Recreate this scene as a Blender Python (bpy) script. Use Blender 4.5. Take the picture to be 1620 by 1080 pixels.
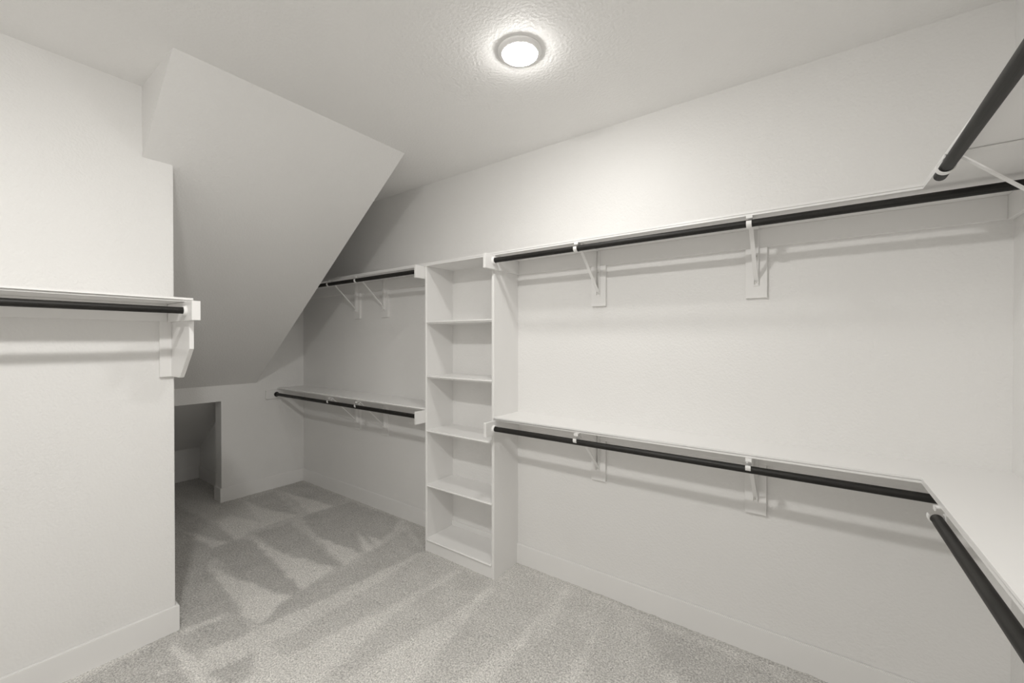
import bpy, bmesh, math, random
import numpy as np
from mathutils import Vector, Matrix

random.seed(7)
for o in list(bpy.data.objects):
    bpy.data.objects.remove(o)
SC = bpy.context.scene
COL = SC.collection

# ------------------------------------------------------------------ camera, world, exposure
cam_data = bpy.data.cameras.new('camera')
cam_data.sensor_width = 36.0
cam_data.lens = 657.11 / 1620.0 * 36.0
cam_data.shift_y = 2.43 / 1620.0
cam_data.clip_start = 0.02
cam = bpy.data.objects.new('camera', cam_data)
COL.objects.link(cam)
cam.location = (0.0, 0.0, 1.507)
cam.rotation_euler = (math.pi / 2 - 0.0061, 0.0, 0.6277)
SC.camera = cam

world = bpy.data.worlds.new('world')
SC.world = world
world.use_nodes = True
world.node_tree.nodes['Background'].inputs['Color'].default_value = (0.5, 0.5, 0.5, 1)
world.node_tree.nodes['Background'].inputs['Strength'].default_value = 0.0

SC.view_settings.view_transform = 'Standard'
SC.view_settings.look = 'None'
SC.view_settings.gamma = 1.0
SC.view_settings.use_curve_mapping = False
SC.view_settings.exposure = 0.03
SC.cycles.denoising_prefilter = 'ACCURATE'
SC.cycles.use_light_tree = False
SC.cycles.max_bounces = 8
SC.cycles.diffuse_bounces = 6
LAMP_STRENGTH = (148.0, 590.0)  # emission of the lenses: lamp in view, stronger lamp behind the viewer
LAMP_COLOR = (1.0, 0.982, 0.945)

# ------------------------------------------------------------------ room measures (metres)
X_L, X_F, X_R = -2.686, -4.461, 0.592      # near-left wall, far alcove wall, right wall
Y_B, Y_N = 2.309, -1.05                    # long shelf wall, wall behind the camera
Z_C = 2.760                                # ceiling
Y_LE = 0.715                               # end of the near-left wall
Y_S0, Y_S2, X_S, Z_SL = 0.592, 1.836, -2.221, 1.088   # sloped soffit
Y_OP, Z_OP, Y_OP0 = 1.537, 0.941, 0.88     # crawl-space opening
X_FB = -4.598                              # back of the far wall
X_K, Y_K = -5.472, 1.680                   # crawl-space knee wall and side wall
SLOPE = (Z_C - Z_SL) / (X_S - X_F)
BT, BH = 0.014, 0.131                      # baseboard
Y_SF = 2.035                               # front edge of the shelves on the long wall
X_SR = 0.318                               # front edge of the shelves on the right wall
ZU, ZL = 2.057, 1.024                      # shelf tops
T = 0.019
X_CL, X_CR = -2.2555, -1.625               # tower outside faces
Y_CAB = 2.042
Y_ROD, ZUR, ZLR, X_RODR = 2.021, 2.003, 0.958, 0.309
R_ROD = 0.0155

# ------------------------------------------------------------------ materials
def new_mat(name):
    m = bpy.data.materials.new(name)
    m.use_nodes = True
    nt = m.node_tree
    return m, nt, nt.nodes['Principled BSDF']

def noise(nt, scale, detail=2.0, rough=0.5, vec=None):
    n = nt.nodes.new('ShaderNodeTexNoise')
    n.inputs['Scale'].default_value = scale
    n.inputs['Detail'].default_value = detail
    n.inputs['Roughness'].default_value = rough
    if vec is not None:
        nt.links.new(vec, n.inputs['Vector'])
    return n

def coords(nt, scale=(1, 1, 1)):
    tc = nt.nodes.new('ShaderNodeTexCoord')
    mp = nt.nodes.new('ShaderNodeMapping')
    mp.inputs['Scale'].default_value = scale
    nt.links.new(tc.outputs['Object'], mp.inputs['Vector'])
    return mp.outputs['Vector']

def bump(nt, bsdf, height, strength, dist):
    b = nt.nodes.new('ShaderNodeBump')
    b.inputs['Strength'].default_value = strength
    b.inputs['Distance'].default_value = dist
    nt.links.new(height, b.inputs['Height'])
    nt.links.new(b.outputs['Normal'], bsdf.inputs['Normal'])

def painted(name, col, rough, peel_scale=0, peel=0.0, var=0.015):
    m, nt, b = new_mat(name)
    v = coords(nt)
    n = noise(nt, 3.0, 0, 0.5, v)
    r = nt.nodes.new('ShaderNodeMapRange')
    r.inputs['To Min'].default_value = 1.0 - var
    r.inputs['To Max'].default_value = 1.0 + var
    nt.links.new(n.outputs['Fac'], r.inputs['Value'])
    mx = nt.nodes.new('ShaderNodeVectorMath')
    mx.operation = 'SCALE'
    mx.inputs[0].default_value = col
    nt.links.new(r.outputs['Result'], mx.inputs['Scale'])
    nt.links.new(mx.outputs['Vector'], b.inputs['Base Color'])
    b.inputs['Roughness'].default_value = rough
    if peel:
        p = noise(nt, peel_scale, 1, 0.5, v)
        bump(nt, b, p.outputs['Fac'], peel, 0.004)
    return m

M = {}
M['wall'] = painted('wall_paint', (0.818, 0.811, 0.799), 0.5, 95, 0.42)
M['ceil'] = painted('ceiling_paint', (0.895, 0.888, 0.876), 0.7, 75, 0.6)
M['trim'] = painted('trim_paint', (0.838, 0.831, 0.820), 0.32, 0, 0, 0.008)
M['metal'] = painted('white_metal', (0.850, 0.844, 0.833), 0.35, 0, 0, 0.008)
M['plastic'] = painted('white_plastic', (0.900, 0.894, 0.884), 0.4, 0, 0, 0.004)

def rod_material():
    m, nt, b = new_mat('black_stained_wood')
    v = coords(nt, (2.0, 60.0, 60.0))      # grain runs along the pole's own x axis
    n = noise(nt, 4.0, 5, 0.6, v)
    cr = nt.nodes.new('ShaderNodeValToRGB')
    cr.color_ramp.elements[0].position = 0.30
    cr.color_ramp.elements[0].color = (0.004, 0.0038, 0.0034, 1)
    cr.color_ramp.elements[1].position = 0.78
    cr.color_ramp.elements[1].color = (0.024, 0.022, 0.019, 1)
    nt.links.new(n.outputs['Fac'], cr.inputs['Fac'])
    nt.links.new(cr.outputs['Color'], b.inputs['Base Color'])
    b.inputs['Roughness'].default_value = 0.5
    b.inputs['Specular IOR Level'].default_value = 0.35
    bump(nt, b, n.outputs['Fac'], 0.15, 0.001)
    return m
M['rod'] = rod_material()
M['socket_dark'] = painted('black_socket', (0.012, 0.011, 0.010), 0.5, 0, 0, 0.004)

def screw_material():
    m, nt, b = new_mat('screw_steel')
    b.inputs['Base Color'].default_value = (0.62, 0.61, 0.58, 1)
    b.inputs['Metallic'].default_value = 0.6
    b.inputs['Roughness'].default_value = 0.4
    return m
M['screw'] = screw_material()

def lens_material(strength):
    m, nt, b = new_mat('lamp_lens')
    b.inputs['Base Color'].default_value = (0.9, 0.9, 0.88, 1)
    b.inputs['Emission Color'].default_value = (*LAMP_COLOR, 1)
    b.inputs['Emission Strength'].default_value = strength
    return m

def carpet_material():
    m, nt, b = new_mat('carpet')
    v = coords(nt)
    at = nt.nodes.new('ShaderNodeAttribute')
    at.attribute_name = 'pile_lean'
    # base colour: two tufts shades, broken up by fine yarn noise
    n1 = noise(nt, 120, 1, 0.6, v)
    n2 = noise(nt, 300, 1, 0.6, v)
    add = nt.nodes.new('ShaderNodeMath'); add.operation = 'ADD'
    nt.links.new(n1.outputs['Fac'], add.inputs[0])
    nt.links.new(n2.outputs['Fac'], add.inputs[1])
    mr = nt.nodes.new('ShaderNodeMapRange')
    mr.inputs['From Min'].default_value = 0.70
    mr.inputs['From Max'].default_value = 1.30
    mr.inputs['To Min'].default_value = 0.58
    mr.inputs['To Max'].default_value = 1.42
    nt.links.new(add.outputs[0], mr.inputs['Value'])
    ln = nt.nodes.new('ShaderNodeMapRange')
    ln.inputs['From Min'].default_value = -1.0
    ln.inputs['From Max'].default_value = 1.0
    ln.inputs['To Min'].default_value = 0.70
    ln.inputs['To Max'].default_value = 1.30
    nt.links.new(at.outputs['Fac'], ln.inputs['Value'])
    mu = nt.nodes.new('ShaderNodeMath'); mu.operation = 'MULTIPLY'
    nt.links.new(mr.outputs['Result'], mu.inputs[0])
    nt.links.new(ln.outputs['Result'], mu.inputs[1])
    sc = nt.nodes.new('ShaderNodeVectorMath'); sc.operation = 'SCALE'
    sc.inputs[0].default_value = (0.590, 0.577, 0.555)
    nt.links.new(mu.outputs[0], sc.inputs['Scale'])
    nt.links.new(sc.outputs['Vector'], b.inputs['Base Color'])
    b.inputs['Roughness'].default_value = 0.95
    b.inputs['Specular IOR Level'].default_value = 0.1
    bump(nt, b, add.outputs[0], 0.55, 0.006)
    return m
M['carpet'] = carpet_material()

# ------------------------------------------------------------------ mesh helpers
def link(name, me, mat, parent=None, smooth=False):
    if mat is not None:
        me.materials.append(mat)
    if smooth:
        for p in me.polygons:
            p.use_smooth = True
    o = bpy.data.objects.new(name, me)
    COL.objects.link(o)
    if parent is not None:
        o.parent = parent
    return o

def finish(name, bm, mat, parent=None, smooth=False):
    bmesh.ops.recalc_face_normals(bm, faces=bm.faces)
    me = bpy.data.meshes.new(name)
    bm.to_mesh(me)
    bm.free()
    return link(name, me, mat, parent, smooth)

def add_box(bm, x0, x1, y0, y1, z0, z1):
    x0, x1 = min(x0, x1), max(x0, x1)
    y0, y1 = min(y0, y1), max(y0, y1)
    z0, z1 = min(z0, z1), max(z0, z1)
    v = [bm.verts.new((x, y, z)) for z in (z0, z1) for y in (y0, y1) for x in (x0, x1)]
    fs = [(0, 2, 3, 1), (4, 5, 7, 6), (0, 1, 5, 4), (2, 6, 7, 3), (0, 4, 6, 2), (1, 3, 7, 5)]
    return [bm.faces.new([v[i] for i in f]) for f in fs]

def box(name, lim, mat, parent=None, bev=0.0, seg=2):
    bm = bmesh.new()
    add_box(bm, *lim)
    if bev:
        bmesh.ops.bevel(bm, geom=list(bm.edges), offset=bev, segments=seg, affect='EDGES', profile=0.5)
    return finish(name, bm, mat, parent)

def prism(bm, pts, axis, a0, a1):
    """extrude a 2-D outline along an axis; pts are the two other coordinates in xyz order"""
    def P(p, a):
        if axis == 'y':
            return (p[0], a, p[1])
        if axis == 'x':
            return (a, p[0], p[1])
        return (p[0], p[1], a)
    v0 = [bm.verts.new(P(p, a0)) for p in pts]
    v1 = [bm.verts.new(P(p, a1)) for p in pts]
    n = len(pts)
    bm.faces.new(v0)
    bm.faces.new(v1[::-1])
    for i in range(n):
        bm.faces.new((v0[i], v0[(i + 1) % n], v1[(i + 1) % n], v1[i]))

def thing(name, loc, label, cat, group=None, rz=0.0):
    o = bpy.data.objects.new(name, None)
    o.empty_display_size = 0.05
    COL.objects.link(o)
    o.location = loc
    o.rotation_euler = (0, 0, rz)
    o['label'] = label
    o['category'] = cat
    if group:
        o['group'] = group
    return o

def adopt(o, parent):
    """parent a mesh built in world coordinates under an unrotated thing"""
    o.parent = parent
    o.location = -Vector(parent.location)
    return o

def struct(o):
    o['kind'] = 'structure'
    return o

# ------------------------------------------------------------------ the room
TRACKS = [
    (-0.35, [(-3.97,1.06),(-3.4,0.91),(-3.23,1.03),(-2.73,0.97),(-2.49,0.97),(-2.12,0.86),(-1.81,0.73),(-2.75,0.05),(-2.63,0.34),(-2.64,0.67)]),
    (-0.35, [(-4.72,1.25),(-4.01,1.34),(-3.53,1.31),(-3.5,1.36),(-3.33,1.05),(-2.88,1.01),(-2.53,0.97),(-2.28,0.87),(-2.77,0.52),(-2.83,0.75)]),
    (0.55, [(-4.23,2.01),(-3.7,2.08),(-3.53,2.09),(-3.55,1.9),(-3.86,1.95)]),
    (0.40, [(-3.93,2.23),(-3.53,2.26),(-3.58,2.15)]),
    (0.50, [(-4.36,1.68),(-3.99,1.69),(-3.6,1.82),(-3.6,1.56),(-3.8,1.57)]),
    (0.55, [(-4.24,1.42),(-4.06,1.47),(-3.61,1.58),(-3.54,1.31),(-3.93,1.33)]),
    (0.60, [(-4.08,1.12),(-3.82,1.17),(-3.53,1.26),(-3.53,1.16)]),
    (0.25, [(-4.96,1.32),(-4.57,1.45),(-4.08,1.49),(-3.98,1.32),(-4.67,1.28)]),
    (-0.55, [(-3.5,2.25),(-2.82,2.28),(-2.69,2.08),(-2.6,1.74),(-2.79,1.72),(-3.07,1.7),(-3.54,1.8)]),
    (-0.45, [(-3.53,1.42),(-3.51,1.7),(-2.53,1.58),(-2.56,1.54),(-3.03,1.43)]),
    (-0.50, [(-3.5,1.36),(-3.42,1.38),(-2.51,1.28),(-2.49,1.21),(-2.92,1.11),(-3.49,1.12)]),
    (-0.45, [(-4.44,2.27),(-3.52,2.27),(-3.53,2.09),(-3.77,2.08),(-4.23,2.01),(-4.41,1.99)]),
    (-0.45, [(-4.64,1.24),(-3.98,1.32),(-3.53,1.31),(-3.53,1.26),(-3.87,1.19),(-4.21,1.12)]),
    (-0.40, [(-4.36,1.97),(-3.6,1.8),(-4.03,1.71),(-4.33,1.7)]),
    (0.75, [(-3.45,1.39),(-3.0,1.42),(-2.56,1.54),(-2.51,1.28)]),
    (0.70, [(-3.52,1.78),(-3.07,1.7),(-2.59,1.75),(-2.53,1.58)]),
    (0.65, [(-2.94,1.94),(-2.57,1.85),(-2.57,1.76)]),
    (0.55, [(-2.79,1.94),(-2.59,1.95),(-2.58,1.87)]),
    (0.75, [(-3.33,1.05),(-2.91,1.1),(-2.49,1.21),(-2.37,0.99),(-2.53,0.97),(-2.88,1.01)]),
    (-0.30, [(-2.37,0.99),(-2.49,1.27),(-2.49,1.61),(-2.62,2.16),(-2.26,2.04),(-2.25,1.68),(-2.26,1.25),(-2.3,1.09)]),
    (-0.50, [(-2.34,0.96),(-2.44,1.1),(-2.5,1.28),(-2.42,1.29),(-2.33,1.02)]),
    (0.45, [(-2.26,2.02),(-2.21,1.82),(-2.17,1.19),(-2.21,0.68),(-2.39,0.74),(-2.31,1.26)]),
    (0.55, [(-1.9,2.0),(-1.84,2.0),(-1.87,1.54),(-1.82,1.2),(-1.76,0.96),(-1.71,0.8),(-2.08,0.53),(-2.01,1.1),(-1.93,1.54)]),
    (0.55, [(-1.61,1.97),(-1.56,1.98),(-1.49,1.56),(-1.43,1.27),(-1.37,1.14),(-1.68,0.92),(-1.67,1.23),(-1.6,1.7)]),
    (0.50, [(-1.23,2.26),(-1.2,1.96),(-1.22,1.66),(-1.27,1.25),(-1.14,1.34),(-1.14,1.62),(-1.18,1.81),(-1.17,2.22)]),
    (0.25, [(-1.62,2.26),(-1.58,2.3),(-1.58,1.98),(-1.62,1.96)]),
    (0.25, [(-1.58,2.3),(-1.14,2.3),(-1.13,2.27),(-1.55,2.23)]),
    (0.30, [(-1.24,2.27),(-1.19,1.94),(-1.13,1.73),(-1.1,1.82),(-1.2,2.26)]),
    (0.50, [(-0.94,2.21),(-0.9,1.84),(-0.9,1.55),(-0.84,1.59),(-0.88,1.88)]),
    (0.45, [(-0.53,2.03),(-0.52,1.81),(-0.48,1.83),(-0.5,2.02)]),
    (-0.30, [(-0.52,2.24),(-0.72,2.19),(-0.58,1.96),(-0.37,1.92),(0.0,2.19)]),
    (0.20, [(-1.41,2.29),(-1.08,2.28),(-0.27,2.23),(-0.29,2.21),(-1.07,2.24),(-1.39,2.25)]),
    (0.50, [(-2.66,0.74),(-2.63,0.93),(-2.59,0.92),(-2.61,0.73)]),
    (0.70, [(-2.64,0.67),(-2.45,0.7),(-2.11,0.72),(-1.96,0.72),(-2.08,0.63)]),
    (0.55, [(-2.51,0.97),(-2.28,0.94),(-2.13,0.96),(-1.79,0.95),(-1.65,0.94),(-1.9,0.76),(-2.2,0.89)]),
    (0.50, [(-2.39,0.57),(-2.4,0.61),(-2.37,0.62),(-2.37,0.58)]),
]

def build_floor():
    x0, x1, y0, y1, st = X_K - 0.03, X_R + 0.03, Y_N - 0.03, Y_B + 0.03, 0.0125
    nx, ny = int((x1 - x0) / st) + 1, int((y1 - y0) / st) + 1
    gx = np.linspace(x0, x1, nx); gy = np.linspace(y0, y1, ny)
    X, Y = np.meshgrid(gx, gy)
    rng = np.random.default_rng(3)
    def smooth(a, k):
        for ax in (0, 1):
            for _ in range(k):
                a = (np.roll(a, 1, ax) + 2 * a + np.roll(a, -1, ax)) / 4
        return a
    wx = smooth(rng.normal(size=X.shape), 6); wy = smooth(rng.normal(size=X.shape), 6)
    PX = X + wx / wx.std() * 0.005; PY = Y + wy / wy.std() * 0.005
    lean = np.zeros_like(X)
    # long vacuum strokes towards the long wall carry on behind the viewer
    lean += np.where(Y < 0.75, 0.4 * np.sign(np.sin(PX * 2 * np.pi / 0.56 + 0.6 * PY)), 0.0)
    for val, poly in TRACKS:
        ins = np.zeros(X.shape, bool)
        n = len(poly)
        for i in range(n):
            (ax, ay), (bx, by) = poly[i], poly[(i + 1) % n]
            if ay == by:
                continue
            c = ((ay > PY) != (by > PY)) & (PX < (bx - ax) * (PY - ay) / (by - ay) + ax)
            ins ^= c
        lean[ins] = val
    lean = smooth(lean, 1)
    blot = smooth(rng.normal(size=X.shape), 20)
    lean = lean + blot / blot.std() * 0.07
    Z = smooth(rng.normal(size=X.shape), 1); Z = Z / Z.std() * 0.0011 + lean * 0.0008
    Z = Z - Z.mean() - 0.001
    co = np.stack([X, Y, Z], -1).reshape(-1, 3)
    idx = np.arange(nx * ny).reshape(ny, nx)
    q = np.stack([idx[:-1, :-1], idx[:-1, 1:], idx[1:, 1:], idx[1:, :-1]], -1).reshape(-1, 4)
    me = bpy.data.meshes.new('floor')
    me.vertices.add(len(co)); me.vertices.foreach_set('co', co.astype(np.float32).ravel())
    me.loops.add(q.size); me.loops.foreach_set('vertex_index', q.astype(np.int32).ravel())
    me.polygons.add(len(q))
    me.polygons.foreach_set('loop_start', np.arange(0, q.size, 4, dtype=np.int32))
    me.polygons.foreach_set('use_smooth', np.ones(len(q), bool))
    me.update(calc_edges=True)
    at = me.attributes.new('pile_lean', 'FLOAT', 'POINT')
    at.data.foreach_set('value', lean.astype(np.float32).ravel())
    return struct(link('floor', me, M['carpet']))
build_floor()

WT = 0.12
struct(box('ceiling', (X_FB - 0.02, X_R + WT, Y_N - WT, Y_B + WT, Z_C, Z_C + 0.1), M['ceil']))
struct(box('wall_back', (X_FB, X_R + WT, Y_B, Y_B + WT, -0.05, Z_C), M['wall']))
struct(box('wall_right', (X_R, X_R + WT, Y_N, Y_B, -0.05, Z_C), M['wall']))
struct(box('wall_front', (X_L - WT, X_R + WT, Y_N - WT, Y_N, -0.05, Z_C), M['wall']))

# near-left wall: its last stretch is cut by the sloped ceiling
bm = bmesh.new()
prism(bm, [(Y_N, -0.05), (Y_LE, -0.05), (Y_LE, Z_C), (Y_N, Z_C)], 'x', X_L - WT, X_L)
be = [e for e in bm.edges if all(abs(v.co.y - Y_LE) < 1e-6 and abs(v.co.x - X_L) < 1e-6 for v in e.verts)]
bmesh.ops.bevel(bm, geom=be, offset=0.004, segments=3, affect='EDGES')
struct(finish('wall_left', bm, M['wall']))
struct(box('wall_alcove_side', (X_F, X_L - WT, Y_LE - WT, Y_LE, -0.05, Z_C), M['wall']))

# far wall of the alcove with the low crawl-space opening
bm = bmesh.new()
add_box(bm, X_FB, X_F, Y_OP, Y_B, -0.05, Z_C)
add_box(bm, X_FB, X_F, Y_OP0, Y_OP, Z_OP, Z_C)
add_box(bm, X_FB, X_F, Y_LE - WT, Y_OP0, -0.05, Z_C)
struct(finish('wall_far', bm, M['wall']))

# sloped ceiling (soffit) with its vertical cheeks
bm = bmesh.new()
prism(bm, [(X_S, Z_C), (X_F, Z_SL), (X_F, Z_C)], 'y', Y_S0, Y_S2)
struct(finish('ceiling_slope', bm, M['wall']))

# crawl space behind the opening
zk0 = Z_SL + SLOPE * (X_FB - X_F)
zk1 = Z_SL + SLOPE * (X_K - X_F)
bm = bmesh.new()
prism(bm, [(X_FB, zk0), (X_K - 0.05, zk1 - 0.05 * SLOPE), (X_K - 0.05, zk1 + 0.06), (X_FB, zk0 + 0.1)], 'y', 0.70, Y_K + 0.02)
struct(finish('ceiling_crawl_space', bm, M['wall']))
struct(box('wall_crawl_space_back', (X_K - 0.05, X_K, 0.70, Y_K, -0.05, zk1), M['wall']))
struct(box('wall_crawl_space_side', (X_K - 0.05, X_FB, Y_K, Y_K + 0.06, -0.05, zk0 + 0.05), M['wall']))
struct(box('wall_crawl_space_near', (X_K - 0.05, X_FB, 0.64, 0.70, -0.05, zk0 + 0.05), M['wall']))

# baseboards
def baseboard(name, boxes):
    bm = bmesh.new()
    for b in boxes:
        b2 = bmesh.new()
        add_box(b2, *b)
        top = [e for e in b2.edges if all(abs(v.co.z - b[5]) < 1e-6 for v in e.verts)]
        bmesh.ops.bevel(b2, geom=top, offset=0.004, segments=2, affect='EDGES')
        tmp = bpy.data.meshes.new('tmp')
        b2.to_mesh(tmp); b2.free()
        bm.from_mesh(tmp)
        bpy.data.meshes.remove(tmp)
    return struct(finish(name, bm, M['trim']))
baseboard('baseboard_back', [(X_F, X_CL, Y_B - BT, Y_B, -0.02, BH), (X_CR, X_R, Y_B - BT, Y_B, -0.02, BH)])
baseboard('baseboard_far', [(X_F, X_F + BT, Y_OP - BT, Y_B, -0.02, BH), (X_FB, X_F, Y_OP - BT, Y_OP, -0.02, BH)])
baseboard('baseboard_left', [(X_L, X_L + BT, Y_N, Y_LE + BT, -0.02, BH), (X_L - WT, X_L, Y_LE, Y_LE + BT, -0.02, BH)])
baseboard('baseboard_right', [(X_R - BT, X_R, Y_N, Y_B, -0.02, BH)])
baseboard('baseboard_crawl_space', [(X_K, X_K + BT, 0.70, Y_K, -0.02, BH), (X_K, X_FB, Y_K - BT, Y_K, -0.02, BH)])

# ------------------------------------------------------------------ shelves
def board(name, outline, z0, z1, round_edges, parent, mat='trim', r=0.009):
    """flat board; the front edges listed as ((x,y),(x,y)) get a rounded nose"""
    bm = bmesh.new()
    prism(bm, outline, 'z', z0, z1)
    def on(v, seg):
        (ax, ay), (bx, by) = seg
        d = abs((bx - ax) * (v.co.y - ay) - (by - ay) * (v.co.x - ax)) / math.hypot(bx - ax, by - ay)
        return d < 1e-5
    es = [e for e in bm.edges if abs(e.verts[0].co.z - e.verts[1].co.z) < 1e-6
          and any(on(e.verts[0], s) and on(e.verts[1], s) for s in round_edges)]
    bmesh.ops.bevel(bm, geom=es, offset=r, segments=5, affect='EDGES')
    o = finish(name, bm, M[mat], None, True)
    o.data.set_sharp_from_angle(angle=math.radians(35))
    return adopt(o, parent)

def part_box(name, lim, parent, mat='trim', bev=0.0012):
    return adopt(box(name, lim, M[mat], None, bev, 1), parent)

CH = 0.089
def wall_cleat_back(parent, x0, x1, zt):
    part_box('wall_cleat', (x0, x1, Y_B - T, Y_B, zt - T - CH, zt - T), parent)
def backing(parent, xc, zt, w=0.090, bottom=0.347):
    part_box('backing_plate', (xc - w / 2, xc + w / 2, Y_B - T, Y_B, zt - bottom, zt - T - CH), parent)

BR = [(-3.452, 0.12), (-3.042, 0.10), (-1.030, 0.065), (-0.222, 0.0)]   # bracket x and small skew
Y_RE = Y_N + 0.001

# upper shelf: along the whole long wall and round the corner
s = thing('wall_shelf', (X_SR, Y_SF, ZU), 'upper white shelf along the long wall, over the shelf tower and round the corner', 'shelf')
board('shelf_board', [(X_F, Y_SF), (X_SR, Y_SF), (X_SR, Y_RE), (X_R, Y_RE), (X_R, Y_B), (X_F, Y_B)], ZU - T, ZU,
      [((X_F, Y_SF), (X_SR, Y_SF)), ((X_SR, Y_SF), (X_SR, Y_RE))], s)
wall_cleat_back(s, X_F, X_CL - T, ZU)
wall_cleat_back(s, X_CR + T, X_R - T, ZU)
part_box('wall_cleat', (X_R - T, X_R, Y_RE, Y_B, ZU - T - CH, ZU - T), s)
part_box('end_cleat', (X_F, X_F + T, 1.921, Y_B - T, ZU - T - CH, ZU - T), s)
part_box('end_cleat', (X_CL - T, X_CL, 1.963, Y_B, ZU - T - CH, ZU - T), s)
part_box('end_cleat', (X_CR, X_CR + T, 1.940, Y_B, ZU - T - CH, ZU - T), s)
for x, k in BR:
    backing(s, x, ZU)
part_box('backing_plate', (X_R - T, X_R, 1.69 - 0.045, 1.69 + 0.045, ZU - 0.347, ZU - T - CH), s)

# lower shelf in the far bay
s = thing('wall_shelf', (X_F, Y_SF, ZL), 'lower white shelf between the far alcove wall and the shelf tower', 'shelf')
board('shelf_board', [(X_F, Y_SF), (X_CL, Y_SF), (X_CL, Y_B), (X_F, Y_B)], ZL - T, ZL, [((X_F, Y_SF), (X_CL, Y_SF))], s)
wall_cleat_back(s, X_F + T, X_CL - T, ZL)
part_box('end_cleat', (X_F, X_F + T, 1.921, Y_B, ZL - T - CH, ZL - T), s)
part_box('end_cleat', (X_CL - T, X_CL, 1.963, Y_B, ZL - T - CH, ZL - T), s)
for x, k in BR[:2]:
    backing(s, x, ZL)

# lower shelf in the near bay, turning the corner
s = thing('wall_shelf', (X_CR, Y_SF, ZL), 'lower white shelf right of the shelf tower, turning the corner along the side wall', 'shelf')
board('shelf_board', [(X_CR, Y_SF), (X_SR, Y_SF), (X_SR, Y_RE), (X_R, Y_RE), (X_R, Y_B), (X_CR, Y_B)], ZL - T, ZL,
      [((X_CR, Y_SF), (X_SR, Y_SF)), ((X_SR, Y_SF), (X_SR, Y_RE))], s)
wall_cleat_back(s, X_CR + T, X_R - T, ZL)
part_box('wall_cleat', (X_R - T, X_R, Y_RE, Y_B, ZL - T - CH, ZL - T), s)
part_box('end_cleat', (X_CR, X_CR + T, 1.945, Y_B, ZL - T - CH, ZL - T), s)
for x, k in BR[2:]:
    backing(s, x, ZL)
part_box('backing_plate', (X_R - T, X_R, 1.775 - 0.045, 1.775 + 0.045, ZL - 0.347, ZL - T - CH), s)

# shelf on the near-left wall with its board bracket at the free end
ZN = 1.711
X_NF = -2.412
s = thing('wall_shelf', (X_L, 0.719, ZN), 'white shelf on the left wall above one dark rod, ending in a cut-corner board bracket', 'shelf')
board('shelf_board', [(X_L, Y_RE), (X_NF, Y_RE), (X_NF, 0.719), (X_L, 0.719)], ZN - T, ZN,
      [((X_NF, Y_RE), (X_NF, 0.719))], s)
part_box('wall_cleat', (X_L, X_L + T, Y_RE, 0.683, ZN - T - CH, ZN - T), s)
part_box('end_cleat', (X_L, -2.320, 0.684, 0.718, ZN - T - CH - 0.002, ZN - T - 0.001), s)
part_box('backing_plate', (X_L, X_L + T, 0.652, 0.700, 1.322, ZN - T - CH), s)
bm = bmesh.new()
prism(bm, [(X_L, 1.322), (-2.549, 1.322), (-2.410, 1.467), (-2.410, ZN - T - CH - 0.002), (X_L, ZN - T - CH - 0.002)], 'y', 0.700, 0.7185)
bmesh.ops.bevel(bm, geom=list(bm.edges), offset=0.0012, segments=1, affect='EDGES')
adopt(finish('bracket_board', bm, M['trim']), s)

# ------------------------------------------------------------------ shelf tower
t = thing('shelf_tower', ((X_CL + X_CR) / 2, Y_CAB, 0), 'tall narrow white shelf tower with five open shelves standing on the carpet', 'shelf unit')
def panel(x0, x1):
    bm = bmesh.new()
    add_box(bm, x0, x1, Y_CAB, Y_B, -0.003, ZU - T)
    es = [e for e in bm.edges if all(abs(v.co.y - Y_CAB) < 1e-6 for v in e.verts) and abs(e.verts[0].co.z - e.verts[1].co.z) > 0.1]
    bmesh.ops.bevel(bm, geom=es, offset=0.005, segments=3, affect='EDGES')
    adopt(finish('side_panel', bm, M['trim']), t)
panel(X_CL, X_CL + T)
panel(X_CR - T, X_CR)
for zt in (1.645, 1.258, 0.869, 0.4785, 0.093):
    yf = Y_CAB - (0.003 if zt > 0.1 else 0.008)
    board('shelf', [(X_CL + T, yf), (X_CR - T, yf), (X_CR - T, Y_B), (X_CL + T, Y_B)], zt - T, zt, [((X_CL + T, yf), (X_CR - T, yf))], t)
part_box('toe_kick', (X_CL + T, X_CR - T, Y_CAB + 0.004, Y_CAB + 0.004 + T, -0.003, 0.093 - T), t)
# strip behind the bottom shelf (wall skirting left showing inside the tower)
part_box('back_strip', (X_CL + T, X_CR - T, Y_B - 0.012, Y_B, 0.093, BH), t)

# ------------------------------------------------------------------ rods
def pole_mesh(length, r=R_ROD, seg=24):
    bm = bmesh.new()
    rings = []
    for x, rr in ((0, r * 0.9), (0.0015, r), (length - 0.0015, r), (length, r * 0.9)):
        rings.append([bm.verts.new((x, rr * math.cos(2 * math.pi * i / seg), rr * math.sin(2 * math.pi * i / seg))) for i in range(seg)])
    for a, b in zip(rings[:-1], rings[1:]):
        for i in range(seg):
            bm.faces.new((a[i], a[(i + 1) % seg], b[(i + 1) % seg], b[i]))
    bm.faces.new(rings[0][::-1])
    bm.faces.new(rings[-1])
    return bm

def socket_mesh(length, r0=0.0165, r1=0.0215, seg=24):
    """round cup: outer wall, rim and open inside, along x from 0 to length"""
    bm = bmesh.new()
    prof = [(0, 0.001), (0, r1 + 0.003), (0.003, r1 + 0.003), (0.004, r1), (length - 0.001, r1), (length, r1 - 0.001), (length, r0), (0.002, r0)]
    rings = [[bm.verts.new((x, r * math.cos(2 * math.pi * i / seg), r * math.sin(2 * math.pi * i / seg))) for i in range(seg)] for x, r in prof]
    for a, b in zip(rings[:-1], rings[1:]):
        for i in range(seg):
            bm.faces.new((a[i], a[(i + 1) % seg], b[(i + 1) % seg], b[i]))
    bm.faces.new(rings[0])
    return bm

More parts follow.
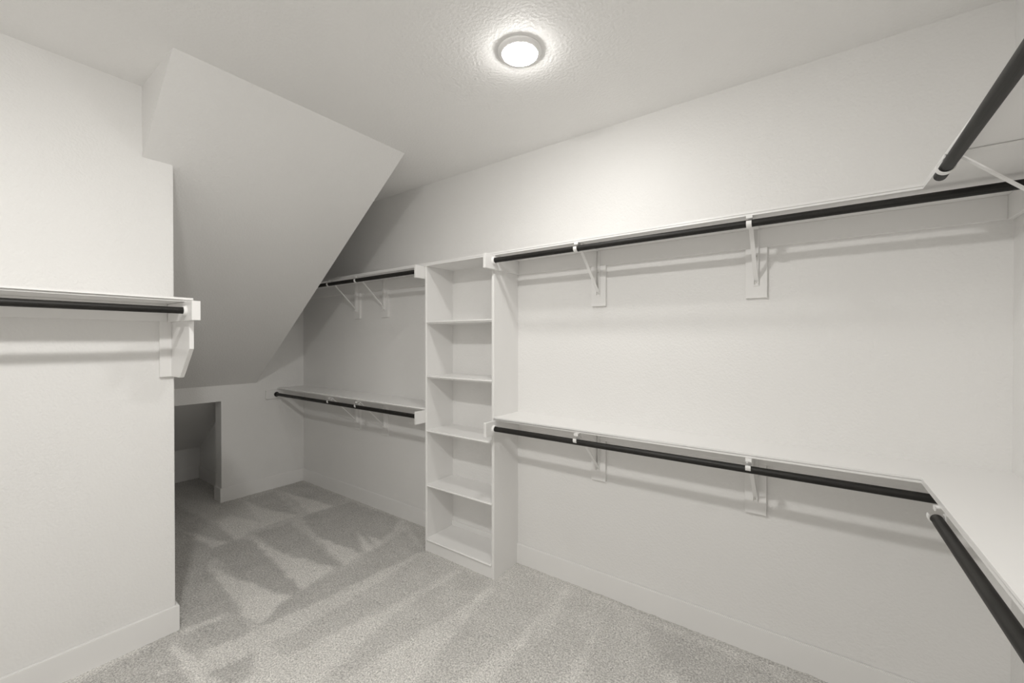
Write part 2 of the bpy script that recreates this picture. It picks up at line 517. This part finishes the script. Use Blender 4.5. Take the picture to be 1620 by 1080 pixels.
def hanging_rod(p0, p1, label, sock0=None, sock1=None):
    """pole from p0 to p1 (horizontal); socket cups on the ends that meet a cleat"""
    p0, p1 = Vector(p0), Vector(p1)
    L = (p1 - p0).length
    ang = math.atan2(p1.y - p0.y, p1.x - p0.x)
    r = thing('hanging_rod', p0, label, 'rod', 'dark hanging rods of the closet', ang)
    po = finish('pole', pole_mesh(L), M['rod'], r, True)
    po.data.set_sharp_from_angle(angle=math.radians(40))
    if sock0:
        o = finish('rod_socket', socket_mesh(0.012), M[sock0], r, True)
        o.data.set_sharp_from_angle(angle=math.radians(40))
        o.location = (0.0, 0, 0)
    if sock1:
        o = finish('rod_socket', socket_mesh(0.012), M[sock1], r, True)
        o.data.set_sharp_from_angle(angle=math.radians(40))
        o.location = (L, 0, 0)
        o.rotation_euler = (0, 0, math.pi)
    return r
e = 0.0005
hanging_rod((X_F + T + e, Y_ROD, ZUR), (X_CL - T - e, Y_ROD, ZUR), 'dark wooden rod under the upper shelf, between the sloped ceiling and the shelf tower', 'socket_dark', 'plastic')
hanging_rod((X_F + T + e, Y_ROD, ZLR), (X_CL - T - e, Y_ROD, ZLR), 'dark wooden rod under the lower shelf of the far alcove bay', 'socket_dark', 'plastic')
hanging_rod((X_CR + T + e, Y_ROD, ZUR), (X_R - T - e, Y_ROD, ZUR), 'dark wooden rod under the upper shelf, right of the shelf tower', 'plastic', 'plastic')
hanging_rod((X_CR + T + e, Y_ROD, ZLR), (X_R - T - e, Y_ROD, ZLR), 'dark wooden rod under the lower shelf, right of the shelf tower', 'plastic', 'plastic')
hanging_rod((X_RODR - 0.001, 1.775, ZUR), (X_RODR - 0.050, Y_N + 0.003, ZUR), 'dark wooden rod with a free end, coming forward high along the right wall')
hanging_rod((X_RODR, 1.797, ZLR), (X_RODR, Y_N + 0.003, ZLR), 'dark wooden rod with a free end, coming forward low along the right wall')
hanging_rod((-2.400, 0.684 - e, 1.648), (-2.400, Y_N + 0.003, 1.648), 'dark wooden rod under the shelf on the left wall', 'plastic')

# ------------------------------------------------------------------ shelf-and-rod brackets
def strap(bm, path, w, th):
    """flat strap swept along a path in the local yz plane (y = away from the wall), width along x"""
    n = len(path)
    rows = []
    for i, (y, z) in enumerate(path):
        a = path[max(i - 1, 0)]; b = path[min(i + 1, n - 1)]
        dy, dz = b[0] - a[0], b[1] - a[1]
        l = math.hypot(dy, dz)
        ny, nz = -dz / l * th / 2, dy / l * th / 2
        rows.append([bm.verts.new((sx * w / 2, y + s2 * ny, z + s2 * nz)) for sx, s2 in ((-1, -1), (1, -1), (1, 1), (-1, 1))])
    for a, b in zip(rows[:-1], rows[1:]):
        for i in range(4):
            bm.faces.new((a[i], a[(i + 1) % 4], b[(i + 1) % 4], b[i]))
    bm.faces.new(rows[0][::-1]); bm.faces.new(rows[-1])

def make_bracket(reach, name='rod_bracket'):
    """origin on the face of the cleat directly under the shelf; local +y points away from the wall.
    reach: distance from the cleat face to the rod axis"""
    zr = ZUR - (ZU - T)                      # rod axis below the shelf
    r = bpy.data.objects.new(name, None)
    r.empty_display_size = 0.05
    COL.objects.link(r)
    W = 0.024
    bm = bmesh.new(); strap(bm, [(0.0, -0.0025), (reach + 0.004, -0.0025)], W, 0.003)
    strap(bm, [(reach + 0.004, -0.0010), (reach + 0.004, -0.0135)], W, 0.003)
    finish('arm', bm, M['metal'], r)
    bm = bmesh.new(); strap(bm, [(0.002, -0.004), (0.002, -0.272)], W, 0.003)
    finish('wall_leg', bm, M['metal'], r)
    bm = bmesh.new()
    add_box(bm, -W / 2 + 0.002, -W / 2 + 0.0045, 0.002, 0.016, -0.262, -0.006)
    add_box(bm, W / 2 - 0.0045, W / 2 - 0.002, 0.002, 0.016, -0.262, -0.006)
    finish('stiffening_rib', bm, M['metal'], r)
    bm = bmesh.new()
    strap(bm, [(0.006, -0.245), (reach - 0.030, -0.012), (reach - 0.026, -0.006)], 0.017, 0.004)
    finish('brace', bm, M['metal'], r)
    bm = bmesh.new()
    rr = R_ROD + 0.0036
    path = [(reach - 0.034, -0.0065)]
    a = math.radians(150)
    n = 20
    for i in range(n + 1):
        t2 = math.radians(152 + (384 - 152) * i / n)      # from the wall side, under the pole, up its front
        path.append((reach + rr * math.cos(t2), zr + rr * math.sin(t2)))
    strap(bm, path, 0.020, 0.003)
    finish('rod_hook', bm, M['metal'], r)
    for dz in (-0.255, -0.13):
        bm = bmesh.new()
        bmesh.ops.create_cone(bm, cap_ends=True, segments=12, radius1=0.0045, radius2=0.003, depth=0.003)
        bmesh.ops.rotate(bm, verts=bm.verts, cent=(0, 0, 0), matrix=Matrix.Rotation(-math.pi / 2, 3, 'X'))
        o = finish('screw', bm, M['screw'], r)
        o.location = (0, 0.0045, dz)
    return r

def copy_thing(src):
    c = src.copy()
    COL.objects.link(c)
    for ch in src.children:
        d = ch.copy()
        COL.objects.link(d)
        d.parent = c
    return c

proto = make_bracket(Y_B - T - Y_ROD)
first = [True]
def place_bracket(loc, rz, label):
    o = proto if first[0] else copy_thing(proto)
    first[0] = False
    o.location = loc
    o.rotation_euler = (0, 0, rz)
    o.scale = (1, 1 / max(abs(math.cos(rz)), abs(math.sin(rz))), 1)
    o['label'] = label
    o['category'] = 'bracket'
    o['group'] = 'white metal shelf and rod brackets'
UP = ['upper shelf bracket nearest the sloped ceiling, white metal with rod hook',
      'upper shelf bracket just left of the shelf tower, white metal with rod hook',
      'upper shelf bracket first to the right of the shelf tower, white metal with rod hook',
      'upper shelf bracket nearest the room corner on the long wall, white metal with rod hook']
LO = ['lower shelf bracket nearest the far alcove wall, white metal with rod hook',
      'lower shelf bracket just left of the shelf tower, white metal with rod hook',
      'lower shelf bracket first to the right of the shelf tower, white metal with rod hook',
      'lower shelf bracket nearest the room corner on the long wall, white metal with rod hook']
for (x, k), lu, ll in zip(BR, UP, LO):
    place_bracket((x, Y_B - T, ZU - T), math.pi - k * 0.40, lu)
    place_bracket((x, Y_B - T, ZL - T), math.pi - k * 0.40, ll)
place_bracket((X_R - T, 1.690, ZU - T), math.pi / 2, 'white metal bracket on the right wall holding the high rod by its free end')
place_bracket((X_R - T, 1.775, ZL - T), math.pi / 2, 'white metal bracket on the right wall holding the low rod by its free end')

# ------------------------------------------------------------------ ceiling lamps
def lathe(prof, seg=32):
    bm = bmesh.new()
    rings = []
    for r, z in prof:
        rings.append([bm.verts.new((r * math.cos(2 * math.pi * i / seg), r * math.sin(2 * math.pi * i / seg), z)) for i in range(seg)])
    for a, b in zip(rings[:-1], rings[1:]):
        for i in range(seg):
            bm.faces.new((a[i], a[(i + 1) % seg], b[(i + 1) % seg], b[i]))
    return bm, rings

def ceiling_lamp(x, y, label, strength):
    lamp = thing('ceiling_light', (x, y, Z_C), label, 'ceiling light', 'round flush ceiling lights')
    bm, rings = lathe([(0.090, 0.0), (0.0955, -0.001), (0.0955, -0.004), (0.092, -0.008), (0.080, -0.016), (0.0765, -0.017), (0.0755, -0.014), (0.0755, 0.0)])
    finish('trim_ring', bm, M['plastic'], lamp, True)
    bm, rings = lathe([(0.0750, -0.014), (0.0735, -0.0172), (0.060, -0.0268), (0.032, -0.0312), (0.002, -0.0325)])
    bm.faces.new(rings[-1])
    finish('lens', bm, lens_material(strength), lamp, True)
ceiling_lamp(-1.033, 1.482, 'round white flush ceiling light glowing above the room, in view', LAMP_STRENGTH[0])
ceiling_lamp(-0.960, 0.050, 'round white flush ceiling light above and beside the viewer, out of view', LAMP_STRENGTH[1])
